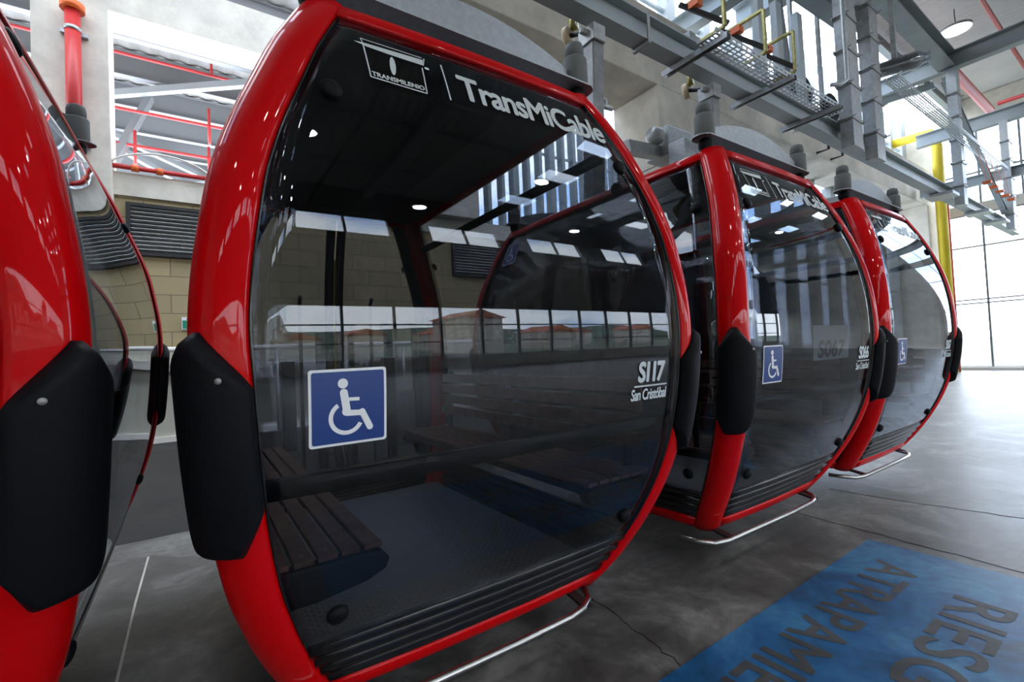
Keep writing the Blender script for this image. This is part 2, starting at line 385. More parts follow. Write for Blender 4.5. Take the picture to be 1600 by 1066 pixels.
# concrete frame
struct('column_1', MB().bb(-2.38, -1.30, YB-.35, YB+.4, FL, TOP), 'conc')
struct('beam_1', MB().bb(-1.30, 5.6, YB-.35, YB+.4, 7.12, 8.12).bb(X0, -2.38, YB-.35, YB+.4, 8.4, TOP), 'conc')
struct('column_2', MB().bb(7.53, 8.98, 5.6, 6.75, FL, 5.13), 'conc', bevel=.02)
struct('beam_2', MB().bb(2.2, X1-.1, 5.6, 6.75, 5.13, 6.6), 'conc', bevel=.02)
struct('column_3', MB().bb(23.9, X1-.1, 5.55, 6.94, FL, 5.13), 'conc', bevel=.02)
struct('column_4', MB().bb(5.6, 7.0, YB-.35, YB+.3, 4.02, TOP), 'conc')
# joints between the cast pours of the middle column
jb = MB().bb(8.55, 8.562, 5.594, 5.6, -.5, 3.55)
for z in (1.6, 3.55): jb.bb(7.525, 8.985, 5.594, 6.755, z-.008, z+.008)
struct('trim_4', jb, 'darkwall')

# finned facade over the back wall and over the beam
def finned(name, y, x0, x1, z0, z1, n, fw_, fd=.28):
    fr = MB()
    for i in range(n+1):
        x = x0+(x1-x0)*i/n; w_ = fw_*(1 if i % 3 else 1.7)
        fr.bb(x-w_/2, x+w_/2, y-fd/2, y+fd/2, z0, z1)
    fr.bb(x0, x1, y-.04, y+.04, (z0+z1)/2-.03, (z0+z1)/2+.03)
    o = struct(name, fr, 'steel'); MB().bb(x0, x1, y+.02, y+.03, z0, z1).build('pane', 'winglass', o); return o
finned('window_6', YB+.05, 7.05, 15.8, 4.02, TOP, 17, .13)
finned('window_7', 6.7, 8.05, X1-.4, 6.6, TOP, 12, .30)
finned('window_8', 6.7, 9.0, 23.9, FL, 5.13, 10, .22)

# neighbouring hall seen over the masonry wall
mb = MB()
for i in range(14):
    mb2 = deck(YB+.4+2.1*i, YB+.4+2.1*i+2.02, -26, 7, 9.9, .5, .06); mb.add(mb2.v, mb2.f)
struct('ceiling_1', mb, 'deckdim', 'corrugated roof of the neighbouring hall', solid=.03, solid_off=1)
struct('wall_1', MB().bb(-26, 7, 42, 42.3, FL, 5.5), 'conc')
struct('wall_2', MB().bb(7, 7.3, YB+.4, 42, 4.02, 9.8), 'darkwall')
M_p = []
for i in range(13):
    y = 13.8+2.1*i
    o = MB().ibeam((-26, y, 9.45), (7, y, 9.45), .22, .8, .03).build('purlin', 'purlin')
    tag(o, 'deep grey roof purlin of the neighbouring hall over the block wall', 'beam', 'neighbouring hall purlins')
for i, (a, b) in enumerate((((-9, 14.5, 8.7), (4, 30, 9.1)), ((3, 15, 8.8), (-12, 27, 9.1)), ((-4, 20, 8.6), (6, 38, 9.1)), ((-1.9, 16, 5.2), (-1.1, 19, 9.0)), ((2, 24, 8.6), (-12, 40, 9.1)))):
    o = MB().bar(a, b, .2, .2).build('roof_brace', 'brace')
    tag(o, 'pale diagonal steel brace under the neighbouring hall roof', 'brace', 'neighbouring hall braces')
def pipe(name, pts, r, m, label, cat, group=None, couplings=()):
    o = MB().tube(pts, r, 12).build(name, m); tag(o, label, cat, group)
    for c, ax in couplings:
        ax = Vector(ax); c = Vector(c)
        MB().tube([c-ax*r*1.2, c+ax*r*1.2], r*1.45, 12).build('coupling', 'orange', o)
    return o
for z, y, drops in ((9.22, 17, ((.58, 9.22, 9.82), )), (7.58, 17, ((.48, 8.13, 7.0), )), (6.55, 17, ((-1.35, 7.0, 6.0), (.45, 6.9, 6.1)))):
    mbp = MB().tube([(-14, y, z), (6.9, y, z)], .045, 10)
    for x, a, b in drops: mbp.tube([(x, y, a), (x, y, b)], .04, 8)
    tag(mbp.build('sprinkler_pipe', 'redpipe'), 'thin red sprinkler pipe %s under the neighbouring roof' % {9.22: 'uppermost of three', 7.58: 'middle of three', 6.55: 'lowest of three'}[z], 'pipe', 'neighbouring hall sprinkler pipes')

# pipe on the left column
o = thing('standpipe', (-1.78, YB-.53, 3.9), 'thick red vertical pipe with orange elbow on the concrete column', 'pipe')
MB().tube([(0, 0, 0), (0, 0, 2.95)], .115, 20).build('pipe', 'redpipe', o)
pts = [(0, 0, 2.95)]+[(-.3+.3*math.cos(t), 0, 2.95+.3*math.sin(t)) for t in [i*math.pi/16 for i in range(9)]]+[(-1.0, 0, 3.25)]
MB().tube(pts, .14, 20).tube([(0, 0, 2.9), (0, 0, 3.02)], .18, 20).build('elbow', 'orange', o)
MB().tube([(0, 0, 2.5), (0, 0, 2.57)], .125, 20).bb(-.2, .2, .1, .17, 2.5, 2.57).build('clamp', 'galv', o)
MB().tube([(0, 0, .35), (0, 0, .42)], .125, 20).bb(-.2, .2, .1, .17, .35, .42).build('clamp', 'galv', o)

pipe('railing_pipe', [(-8, YB-.12, 4.1), (5.5, YB-.12, 4.12)], .05, 'redpipe', 'red pipe running along the top of the block wall', 'pipe', None,
     [((-.95, YB-.12, 4.11), (1, 0, 0)), ((-.55, YB-.12, 4.11), (1, 0, 0))])
pts = [(-1.35+1.7*t, YB-.2, 4.1+.34*math.sin(math.pi*t)**.6) for t in [i/20 for i in range(21)]]
tag(MB().tube(pts, .022, 8).build('conduit', 'padwhite'), 'white curved conduit arching over the red pipe on the block wall', 'conduit')
# louvre grilles in the masonry wall
def louvre(x0, x1, z0, z1, label):
    o = thing('louvre_grille', ((x0+x1)/2, YB, z0), label, 'vent', 'wall louvres'); h = z1-z0; w_ = (x1-x0)/2
    MB().bb(-w_, w_, -.09, .0, 0, .07).bb(-w_, w_, -.09, 0, h-.07, h).bb(-w_, -w_+.07, -.09, 0, .07, h-.07).bb(w_-.07, w_, -.09, 0, .07, h-.07).build('frame', 'darktrim', o)
    MB().bb(-w_+.07, w_-.07, -.015, -.01, .07, h-.07).build('backing', 'blackgloss', o)
    s_ = MB(); n = 11
    for i in range(n):
        z = .07+(h-.14)*(i+.5)/n
        s_.bar((-w_+.07, -.05, z), (w_-.07, -.05, z), .06, .014, (0, .6, .8))
    s_.build('slats', 'galvdark', o); return o
louvre(-1.12, 1.05, 2.35, 3.42, 'large dark louvre grille in the block wall in the gap between the two nearest cabins')
louvre(6.2, 8.6, 2.35, 3.42, 'dark louvre grille in the block wall farther right, seen through the nearest full cabin')
# exit signs
def exit_sign(x, z, lab, arrow):
    o = thing('exit_sign', (x, YB-.03, z), lab, 'sign', 'green exit signs')
    MB().bb(-.2, .2, -.012, .02, -.13, .13).build('plate', 'signwhite', o)
    MB().bb(-.185, .185, -.016, -.012, -.115, .06).build('field', 'green', o)
    vs, fs = text_faces('SALIDA', .035, .24, .05); MB().add([(x_-.12, -.014, y_+.075) for x_, y_, _ in vs], fs).build('lettering', 'green', o)
    a = [(-.12, 0), (-.03, .06), (-.03, .025), (.05, .025), (.05, -.025), (-.03, -.025), (-.03, -.06)]
    mbs = MB()
    if arrow: mbs.prism([(x_, z_-.03) for x_, z_ in a], -.019, -.016)
    else:
        for P_ in (circle(.02, .03, .018), strip((.01, .01), (-.01, -.04), .03), strip((-.01, -.04), (.04, -.06), .016), strip((-.01, -.04), (-.05, -.09), .016), strip((.01, .0), (.06, -.01), .012), strip((0, 0), (-.05, -.01), .012)):
            mbs.prism(P_, -.019, -.016)
    mbs.build('symbol', 'signwhite', o); return o
exit_sign(-.05, .96, 'small green exit sign with arrow just left of the nearest full cabin', True)
exit_sign(-1.9, .96, 'small green exit sign with running figure behind the leftmost cabin', False)
# white guard rail along the back wall
o = thing('guard_rail', (0, YB-.3, FL), 'white wrapped horizontal rail in front of the block wall', 'railing')
MB().tube([(X0+.2, 0, 1.9), (14, 0, 1.9)], .06, 12).build('rail', 'padwhite', o)
for i in range(9):
    x = -10.5+3*i; MB().tube([(x, 0, 0), (x, 0, 1.88)], .035, 10).build('post', 'galv', o)
MB().bb(X0+.2, 14, .1, .28, 1.45, 1.62).build('kerb', 'padwhite', o)
tag(MB().bb(-2.35, -2.1, YB-.045, YB-.02, -.62, -.5).build('wall_vent', 'galvdark'), 'small grey vent plate low on the pale wall', 'vent')
# door in the back wall (white frame)
dfr = MB().bb(-4.3, -4.15, YB-.05, YB, FL, 1.9).bb(-2.95, -2.8, YB-.05, YB, FL, 1.9).bb(-4.3, -2.8, YB-.05, YB, 1.9, 2.05)
o = struct('door_1', dfr, 'padwhite'); MB().bb(-4.15, -2.95, YB-.03, YB-.005, FL, 1.9).build('door_leaf', 'galv', o)

# black access gates on the floor behind the cabins
for i, x in enumerate((1.4, 2.4, 5.2)):
    o = thing('access_gate', (x, 7.0, FL), ['dark access gate behind the nearest cabin, left one', 'dark access gate behind the nearest cabin, right one', 'dark access gate behind the second cabin'][i], 'gate', 'dark access gates')
    MB().bb(0, .11, -.05, .05, 0, 2.05).bb(.45, .52, -.05, .05, 0, 2.05).bb(-.05, .55, -.05, .05, 1.98, 2.06).build('gate_frame', 'darktrim', o)
    MB().bb(.11, .45, -.015, .015, .15, 1.0).build('gate_panel', 'galvdark', o)
# ------------------------------------------------------------------ overhead steelwork
# suspension rail over the cabins
def rail():
    o = thing('conveyor_rail', (3, 3.5, 3.6), 'long grey steel track beam running above all the cabins', 'rail')
    MB().ibeam((-3.2, 0, .16), (22.7, 0, .16), .22, .32, .022).build('track_beam', 'steel', o)
    for x in (1.45, 4.6, 7.8, 13.9, 19.8):
        st = MB(); st.bar((x, -.115, -.03), (x, -.115, .33), .05, .015); st.bar((x, .115, -.03), (x, .115, .33), .05, .015); st.bar((x, -.12, -.03), (x, .12, -.03), .05, .03)
        st.build('splice_clamp', 'galvdark', o); return o
rail()
# square posts that hang the rail from the roof frames
def hang_post(x, y, ztop, label, w_=.34):
    y -= .11
    o = thing('hanger_post', (x, y, 3.4), label, 'post', 'square posts holding the track')
    MB().bb(-w_/2, w_/2, -.1, .1, 0, ztop-3.4).build('box_section', 'galv' if x > 12 else 'galvdark', o)
    n = 0
    z = .5
    while z < ztop-3.6 and n < 5:
        c = MB().bb(-w_/2-.06, w_/2+.06, -.115, -.1, z-.03, z+.03).bb(-w_/2-.06, w_/2+.06, .1, .115, z-.03, z+.03)
        c.bb(-w_/2-.03, -w_/2, -.115, .115, z-.03, z+.03).bb(w_/2, w_/2+.03, -.115, .115, z-.03, z+.03)
        c.tube([(-w_/2-.05, -.17, z), (-w_/2-.05, .12, z)], .012, 8).tube([(w_/2+.05, -.17, z), (w_/2+.05, .12, z)], .012, 8)
        c.build('clamp', 'galvdark', o); z += .62; n += 1
    return o
hang_post(9.85, 3.36, 7.2, 'nearer of the two adjoining dark square posts holding the track', .42)
hang_post(10.95, 3.36, 7.2, 'farther of the two adjoining dark square posts holding the track', .42)
hang_post(16.95, 3.36, 7.1, 'pale square post holding the track past the dark pair')
hang_post(22.85, 3.3, 7.1, 'farthest square post holding the track near the glass wall', .5)

def beam(name, p, q, w_, h_, label, m='steel', t=.025, group='grey roof steel beams', kind=None):
    o = MB().ibeam(p, q, w_, h_, t).build(name, m)
    return tag(o, label, 'beam', group)
beam('roof_beam', (16.95, Y0+.2, 7.32), (16.95, 5.5, 7.32), .25, .46, 'cross beam resting above the pale post past the dark post pair')
beam('roof_beam', (22.85, Y0+.2, 7.32), (22.85, 5.5, 7.32), .25, .46, 'cross beam nearest the far glass wall, high up')
beam('roof_beam', (22.85, Y0+.2, 5.35), (22.85, 5.5, 5.35), .22, .34, 'lower cross beam in front of the far glass wall')
beam('roof_beam', (10.4, Y0+.2, 7.4), (10.4, 5.5, 7.4), .3, .5, 'cross beam over the pair of dark square posts')
beam('roof_beam', (9.0, 6.9, 7.05), (9.45, -9.8, 7.05), .28, .4, 'cross beam left of the dark square posts')
beam('roof_beam', (-5, 3.33, 7.35), (16.95, 3.33, 7.35), .36, .45, 'long beam running lengthwise over the track')
beam('roof_beam', (10.8, 4.6, 4.6), (16.8, 3.6, 6.8), .14, .18, 'sloping brace between the middle posts of the track', 'steel', .015)
beam('roof_beam', (16.9, 3.4, 6.9), (22.6, 3.3, 4.0), .14, .18, 'sloping brace down towards the farthest post of the track', 'steel', .015)
beam('roof_beam', (9.1, 4.1, 6.9), (10.2, 4.4, 5.0), .2, .2, 'short steep brace left of the dark post pair', 'steel', .015)
beam('roof_beam', (9.2, 3.7, 6.5), (11.4, 3.6, 6.5), .32, .34, 'thick short beam tying into the dark post pair', 'steel', .02)
for i, x in enumerate((-8, -1.5, 4.3)):
    beam('roof_beam', (x, Y0+.2, 8.9), (x, YB-.4, 8.9), .3, .55, 'roof rafter high over the nearest cabins', 'steel', .03, 'near roof rafters')
for i, y in enumerate((-7.0, -3.4, .4, 5.0)):
    beam('roof_beam', (X0+.1, y, 9.15), (X1-.2, y, 9.15), .18, .3, 'slim purlin directly under the corrugated roof', 'steel', .02, 'main hall purlins')
# cable trays (perforated)
def tray(p0, length, w_, label, yslope=0, m='galv'):
    o = thing('cable_tray', p0, label, 'cable tray', 'perforated cable trays')
    mb = MB(); nx = int(length/.11); ny = 5
    dx = length/nx; dy = w_/ny
    for i in range(nx+1): mb.bb(i*dx-.016, i*dx+.016, 0, w_, 0, .004)
    for j in range(ny+1): mb.bb(0, length, j*dy-.009, j*dy+.009, -.001, .003)
    mb.build('perforated_base', m, o)
    sd = MB()
    for y in (0, w_):
        sd.bb(0, length, y-.003, y+.003, 0, .03).bb(0, length, y-.003, y+.003, .06, .09)
        for i in range(nx+1): sd.bb(i*dx-.02, i*dx+.02, y-.003, y+.003, .03, .06)
    sd.build('side_flange', m, o)
    return o
tray((5.05, 2.92, 3.60), 3.5, .24, 'perforated cable tray alongside the track above the second cabin')
tray((11.3, 2.92, 5.0), 9.7, .215, 'perforated cable tray running on from the dark post pair to the far wall')
for i, x in enumerate((5.15, 6.75, 8.25)):
    o = MB().channel((x, 2.82, 3.56), (x, 3.72, 3.56), .09, .07).build('support_arm', 'galvdark')
    tag(o, ['dark channel arm under the cable tray, nearest the viewer', 'dark channel arm under the middle of the cable tray', 'dark channel arm under the far end of the cable tray'][i], 'bracket', 'cable tray arms')
for i, (x, y) in enumerate(((15.9, 3.35), (19.3, 3.3), (21.5, 3.3))):
    o = MB().bb(x-.3, x+.3, y-.22, y+.32, 3.5, 3.575).build('rail_plate', 'galv')
    tag(o, 'flat grey plate bolted under the far part of the track', 'bracket', 'track underside plates')
# gold zinc C brackets with orange block and black arm
def cbracket(x, label):
    o = thing('switch_bracket', (x, 3.3, 4.1), label, 'bracket', 'zinc brackets over the track')
    s_ = .045
    MB().bar((0, -.12, 0), (0, -.12, .62), s_, s_).bar((0, -.12, .0), (-.0, .42, .0), s_, s_).bar((0, -.12, .62), (-.0, .45, .62), s_, s_).bar((0, .2, .0), (0, .2, -.179), s_, s_).build('bent_arm', 'zinc', o, bevel=.008)
    MB().bb(-.06, .06, .2, .34, .50, .59).build('contact_block', 'orange', o)
    MB().bar((-.1, .45, .62), (.22, -.05, .16), .04, .07).build('switch_lever', 'cable', o, bevel=.01)
    MB().bb(-.07, .07, .33, .47, .0, .2).build('sensor_box', 'galvdark', o, bevel=.01)
    return o
cbracket(5.72, 'gold zinc C-shaped bracket with orange block, nearest of three over the track')
cbracket(6.75, 'gold zinc C-shaped bracket with orange block, middle of three over the track')
cbracket(7.62, 'gold zinc C-shaped bracket with orange block, farthest of three over the track')
for i, (x, y) in enumerate(((7.25, 3.5), (8.05, 3.6), (8.8, 3.6))):
    o = MB().bb(x-.09, x+.09, y-.05, y+.05, 3.923, 5.5+.1*i).build('flat_post', 'steel')
    tag(o, ['upright flat grey post over the cable tray, leftmost of three', 'upright flat grey post over the cable tray, middle of three', 'upright flat grey post over the cable tray, rightmost of three'][i], 'post', 'upright posts over the tray')
tag(MB().tube([(8.3, 2.75, 6.3), (8.3, 2.75, 3.95), (8.15, 2.8, 3.85), (8.0, 2.85, 3.83)], .03, 10).build('conduit', 'galv'), 'thin upright conduit left of the dark post pair', 'conduit')
# tyre stacks of the conveyor behind the dark posts
for i, x in enumerate((9.2, 10.35)):
    o = thing('drive_unit', (x, 3.75, 4.5), ['black drive tyre on a mount just left of the dark post pair', 'black drive tyre on a mount between the two dark posts'][i], 'drive wheel', 'conveyor drive tyres')
    MB().lathe([(.12, -.06), (.26, -.07), (.29, -.04), (.29, .04), (.26, .07), (.12, .06), (.12, -.06)], (0, 0, 0), (0, 1, 0), 28).build('tyre', 'black', o)
    MB().bar((0, .12, 0), (0, .12, 2.65), .08, .06).bar((0, .14, 0), (0, -.06, 0), .05, .05).bar((0, .12, -.62), (0, .12, 0), .08, .06).build('mount_arm', 'galvdark', o)
    MB().lathe([(.0, -.05), (.12, -.05), (.12, .05), (0, .05)], (0, 0, 0), (0, 1, 0), 20).build('hub', 'galvdark', o)
# wrapped motor
o = thing('drive_motor', (11.6, 3.36, 5.42), 'dark motor wrapped in clear plastic beside the dark posts', 'motor')
MB().lathe([(k_*.7, h_*.75) for k_, h_ in ((0, 0), (.14, .01), (.19, .08), (.2, .5), (.17, .55), (.22, .62), (.2, .85), (.08, .95), (0, .96))], (0, 0, 0), (.35, -.85, .0), 20).build('motor_body', 'darktrim', o)
MB().lathe([(k_*.7, h_*.75) for k_, h_ in ((.0, -.06), (.2, -.05), (.235, .12), (.21, .3), (.25, .52), (.23, .7), (.26, .86), (.12, 1.05), (.16, 1.12))], (0, 0, 0), (.35, -.85, .0), 14).build('plastic_wrap', 'wrap', o)
MB().bar((.1, -.3, .1), (.1, -.3, 1.65), .08, .08).build('mount_arm', 'galvdark', o)
# round lamp
o = thing('high_bay_lamp', (18.2, 3.35, 8.7), 'glowing round lamp hanging below the corrugated roof', 'lamp')
MB().lathe([(0, 0), (.32, 0), (.34, .02)], (0, 0, 0), (0, 0, 1), 32).build('diffuser', 'lamp', o)
MB().lathe([(.345, -.01), (.36, .06), (.2, .14), (.0, .15)], (0, 0, 0), (0, 0, 1), 32).build('housing', 'galv', o)
MB().tube([(0, 0, .14), (.03, 0, .3), (-.02, 0, .45), (0, 0, .62)], .012, 6).build('cord', 'cable', o)
M['lampglow'] = M['lamp']
LB = 55
for i, (x, y) in enumerate(((-4, -3.5), (1.5, -3.5), (7, -3.5), (12.5, -3.5), (18, -3.5), (-1, -7.5), (5, -7.5), (11, -7.5), (17, -7.5))):
    o = thing('high_bay_lamp', (x, y, 6.9), 'round high bay lamp hanging over the open aisle', 'lamp', 'aisle lamps')
    MB().lathe([(0, 0), (.2, 0), (.21, .02)], (0, 0, 0), (0, 0, 1), 28).build('diffuser', 'lamp', o)
    MB().lathe([(.22, -.01), (.24, .06), (.14, .14), (.0, .15)], (0, 0, 0), (0, 0, 1), 28).build('housing', 'galv', o)
    MB().tube([(0, 0, .14), (0, 0, 2.4)], .012, 6).build('cord', 'cable', o)
    ld = bpy.data.lights.new('lamp_light', 'AREA'); ld.shape = 'DISK'; ld.size = .38; ld.energy = LB; lo = bpy.data.objects.new('lamp_light', ld); COL.objects.link(lo); lo.parent = o; lo.location = (0, 0, -.03)
# red sprinkler pipes of the main hall
pipe('fire_pipe', [(-6, 3.75, 8.2), (24.5, 3.75, 8.2)], .13, 'redpipe', 'thick red fire pipe running lengthwise under the roof', 'pipe', None, [((15.4, 3.75, 8.2), (1, 0, 0)), ((19, 3.75, 8.2), (1, 0, 0))])
pipe('fire_pipe', [(2, 2.6, 8.6), (24.5, 2.6, 8.6)], .05, 'redpipe', 'thin red fire pipe passing behind the round lamp', 'pipe')
pipe('fire_pipe', [(21.4, 3.1, 7.3), (21.4, -6, 7.3)], .06, 'redpipe', 'red cross pipe under the far roof on the right', 'pipe', None, [((21.4, 1.9, 7.3), (0, 1, 0))])
pipe('gas_pipe', [(24.2, 5.22, FL), (24.2, 5.22, 7.3), (24.2, 5.26, 7.75), (24.2, 5.4, 7.95), (24.2, 5.7, 8.0), (24.2, 6.6, 8.0)], .17, 'yellow', 'thick yellow vertical pipe beside the far glass wall', 'pipe')
pipe('fire_riser', [(24.4, 5.08, FL), (24.4, 5.08, 5.3)], .05, 'redpipe', 'thin red riser beside the thick yellow pipe', 'pipe')
# small orange clips hanging far back on the track
for i in range(5):
    x = 17.6+.75*i; y = 2.85
    o = MB().bb(x-.09, x+.09, y-.08, y+.08, 3.97, 4.03).tube([(x, y, 4.03), (x, y+.15, 5.002)], .006, 6).build('hanging_block', 'orange')
    tag(o, 'small orange block hanging beside the far track', 'block', 'orange blocks on the far track')
# grey junction gear beside the middle column
o = thing('motor_housing', (7.0, 5.1, 3.2), 'grey box and beam assembly mounted beside the middle concrete column', 'machine')
MB().bar((-1.3, -.2, .0), (.25, .1, .3), .18, .2).build('arm_beam', 'galvdark', o, bevel=.01)
MB().bb(-.25, .45, -.25, .25, .1, .62).build('gear_case', 'galv', o, bevel=.03)
MB().bar((.2, .1, .3), (.75, .5, .3), .16, .2).build('wall_mount', 'galvdark', o)
MB().bb(-.35, .25, -.62, -.3, -.35, .22).build('control_box', 'galv', o, bevel=.02)
MB().lathe([(0, 0), (.14, 0), (.16, .08), (.12, .2), (.0, .22)], (-.35, -.1, .4), (-1, -.2, .1), 16).build('motor_cap', 'galvdark', o)
for i, (x, z) in enumerate(((14.4, 5.6), (15.3, 5.6))):
    o = MB().tube([(x, 5.597, z-.4), (x, 5.3, z-.4), (x, 5.3, z+.6)], .035, 8).tube([(x-.3, 5.57, z+.4), (x+.05, 5.3, z+.4)], .025, 8).build('pipe_bracket', 'cable')
    tag(o, ['black bent bracket on the long concrete beam, left one', 'black bent bracket on the long concrete beam, right one'][i], 'bracket', 'black brackets on the beam')

# ------------------------------------------------------------------ floor markings
band = MB().bb(.45, 4.08, .42, 1.412, FL+.001, FL+.004).build('floor_marking', 'bluefloor')
tag(band, 'worn blue painted warning band on the concrete floor with dark lettering', 'floor marking')
def floor_text(body, xs, w_, base, h_):
    vs, fs = text_faces(body, h_, w_, .022)
    MB().add([(xs-x, base-y, FL+.0045+q) for x, y, q in vs], fs).build('lettering', 'letterfloor', band)
floor_text('RIESGO DE', 3.56, 2.15, .832, .258)
floor_text('ATRAPAMIENTO', 3.76, 2.55, 1.257, .24)
# hairline joints
jm = MB()
def joint(pts, w_, jag=0):
    if jag:
        out = [pts[0]]
        for a, b in zip(pts, pts[1:]):
            for k in range(1, 9): out.append((a[0]+(b[0]-a[0])*k/8+random.uniform(-jag, jag), a[1]+(b[1]-a[1])*k/8+random.uniform(-jag, jag)))
        pts = out
    for a, b in zip(pts, pts[1:]): jm.bar((*a, FL+.001), (*b, FL+.001), w_, .003)

for base in (((4.3, 2.1), (4.25, 1.3), (4.2, .64), (4.25, -.4), (4.3, -2)), ((5.2, 2.1), (5.3, 1.4), (5.42, .8), (5.4, -.5), (5.5, -2)), ((1.83, 1.29), (1.88, 1.6), (1.92, 1.9), (2.0, 2.6))):
    joint([(x+random.uniform(-.01, .01), y) for x, y in base], .0035, .014)
struct('trim_5', jm, M['darktrim'])
jm = MB(); joint([(-.352, 1.2), (-.36, 2.2), (-.356, 3.0), (-.364, 3.9), (-.358, 4.8)], .012); struct('trim_6', jm, 'conc')

# ------------------------------------------------------------------ the cabin
WT = [(-1.30, .53), (-1.20, .60), (-1.09, .675), (-.93, .745), (-.8, .79), (-.65, .832), (-.45, .866), (-.25, .885), (-.05, .897), (.1, .903), (.25, .893), (.4, .872), (.55, .845), (.70, .80), (.87, .735), (1.03, .672), (1.15, .615), (1.23, .575), (1.32, .52)]
def w(z):
    if z <= WT[0][0]: return WT[0][1]
    for i in range(len(WT)-1):
        if z <= WT[i+1][0]:
            (z0, a), (z1, b) = WT[i], WT[i+1]; t = (z-z0)/(z1-z0)
            ma = (WT[i+1][1]-WT[max(i-1, 0)][1])/(WT[i+1][0]-WT[max(i-1, 0)][0])*(z1-z0)
            j = min(i+2, len(WT)-1); mb_ = (WT[j][1]-WT[i][1])/(WT[j][0]-WT[i][0])*(z1-z0)
            return (2*t**3-3*t*t+1)*a+(t**3-2*t*t+t)*ma+(-2*t**3+3*t*t)*b+(t**3-t*t)*mb_
    return WT[-1][1]
def yb(z): return .249*(abs((z-.1)/1.115))**2.2 if z > .1 else .427*(abs((z-.1)/1.284))**2.2
HD = 1.48; E_ = .118; RC = .10; CY = 2.87; PROUD = .026
def A(z): return w(z)+.008+E_
def B(z): return HD-yb(z)
def fhalf(face, z): return w(z)+.008 if face in (0, 2) else B(z)-E_
def face_pt(face, s, z, off=0.0, bulge=.006):
    """face 0 front (-Y), 1 right (+X), 2 back (+Y), 3 left (-X); s runs left to right seen from outside"""
    h = fhalf(face, z); o = bulge*(1-min(1, (s/h)**2)) + off
    sl = (B(z+.01)-B(z-.01))/.02 if face in (0, 2) else (A(z+.01)-A(z-.01))/.02
    n = Vector((1, -sl)).normalized(); out = n.x*o; dz = n.y*o
    if face == 0: return Vector((s, -(B(z)+out), z+dz))
    if face == 1: return Vector((A(z)+out, s, z+dz))
    if face == 2: return Vector((-s, B(z)+out, z+dz))
    return Vector((-(A(z)+out), -s, z+dz))
def corner_pt(sx, sy, t, z, off=0.0):
    """t=0 at the front/back glass edge, t=1 at the side glass edge; the corner at (sx, sy)"""
    a, b = A(z), B(z); L1 = E_-RC; arc = math.pi/2*RC; T = 2*L1+arc; d = t*T
    if d < L1: p = (a-E_+d, b); n = (0, 1)
    elif d < L1+arc:
        th = (d-L1)/RC; p = (a-RC+RC*math.sin(th), b-RC+RC*math.cos(th)); n = (math.sin(th), math.cos(th))
    else: p = (a, b-RC-(d-L1-arc)); n = (1, 0)
    sl = ((A(z+.01)-A(z-.01))*n[0]+(B(z+.01)-B(z-.01))*n[1])/.02
    k = math.sqrt(1+sl*sl); off = off + PROUD*max(0, math.sin(math.pi*min(1, max(0, t))))**.6
    return Vector((sx*(p[0]+n[0]*off/k), sy*(p[1]+n[1]*off/k), z-sl*off/k))
ZB, ZT = -1.22, 1.28
CORN = ((-1, -1), (1, -1), (1, 1), (-1, 1))
def loop(z, inset=0.0):
    pts = []
    for (sx, sy), ts in ((CORN[0], (1, 0)), (CORN[1], (0, 1)), (CORN[2], (1, 0)), (CORN[3], (0, 1))):
        for i in range(9): pts.append(corner_pt(sx, sy, ts[0]+(ts[1]-ts[0])*i/8, z, -inset))
    return pts
def slab(z0, z1, inset):
    a, b = loop(z0, inset), loop(z1, inset); n = len(a)
    a = [Vector((p.x, p.y, z0)) for p in a]; b = [Vector((p.x, p.y, z1)) for p in b]
    return MB().add(a+b, [tuple(range(n))[::-1], tuple(range(n, 2*n))]+[(i, (i+1) % n, (i+1) % n+n, i+n) for i in range(n)])

def decal(parent, name, m, verts, faces, s0, z0, face=0, off=.004):
    MB().add([face_pt(face, s0+x, z0+y, off+q) for x, y, q in verts], faces).build(name, m, parent)

def wheelchair(parent, s0, z0, size, face=0, blue='blue', flip=False):
    """square blue sticker with white border and wheelchair symbol; size = side length"""
    k = size
    def rr(a, b, r, n=6):
        out = []
        for cx, cy, t0 in ((b-r, b-r, 0), (a+r, b-r, .5), (a+r, a+r, 1), (b-r, a+r, 1.5)):
            out += [(cx+r*math.cos(math.pi*(t0+.5*i/n)), cy+r*math.sin(math.pi*(t0+.5*i/n))) for i in range(n+1)]
        return out
    sc = lambda P: [(x*k, y*k) for x, y in P]
    sg = MB(); vs, fs = poly_faces(sc(rr(0, 1, .04))); sg.add([face_pt(face, s0+x, z0+y, .004) for x, y, _ in vs], fs)
    plate = sg.build('accessibility_sign', 'signwhite', parent)
    vs, fs = poly_faces(sc(rr(.035, .965, .03))); decal(plate, 'sign_field', blue, vs, fs, s0, z0, face, .0055)
    sym = MB()
    shapes = [circle(.42, .81, .065), strip((.43, .69), (.47, .42), .1), circle(.43, .69, .05), circle(.46, .44, .055),
              strip((.46, .42), (.67, .41), .075), strip((.66, .43), (.765, .21), .085), circle(.665, .42, .043), circle(.765, .21, .043),
              strip((.46, .60), (.63, .595), .045), ring(.46, .36, .17, .225, math.radians(122), math.radians(335), 30)]
    for S in shapes:
        S = [((1-x) if flip else x, y) for x, y in S]
        vs, fs = poly_faces(sc(S)); sym.add([face_pt(face, s0+x, z0+y, .007) for x, y, _ in vs], fs)
    sym.build('wheelchair_symbol', 'signwhite', plate)
    return plate

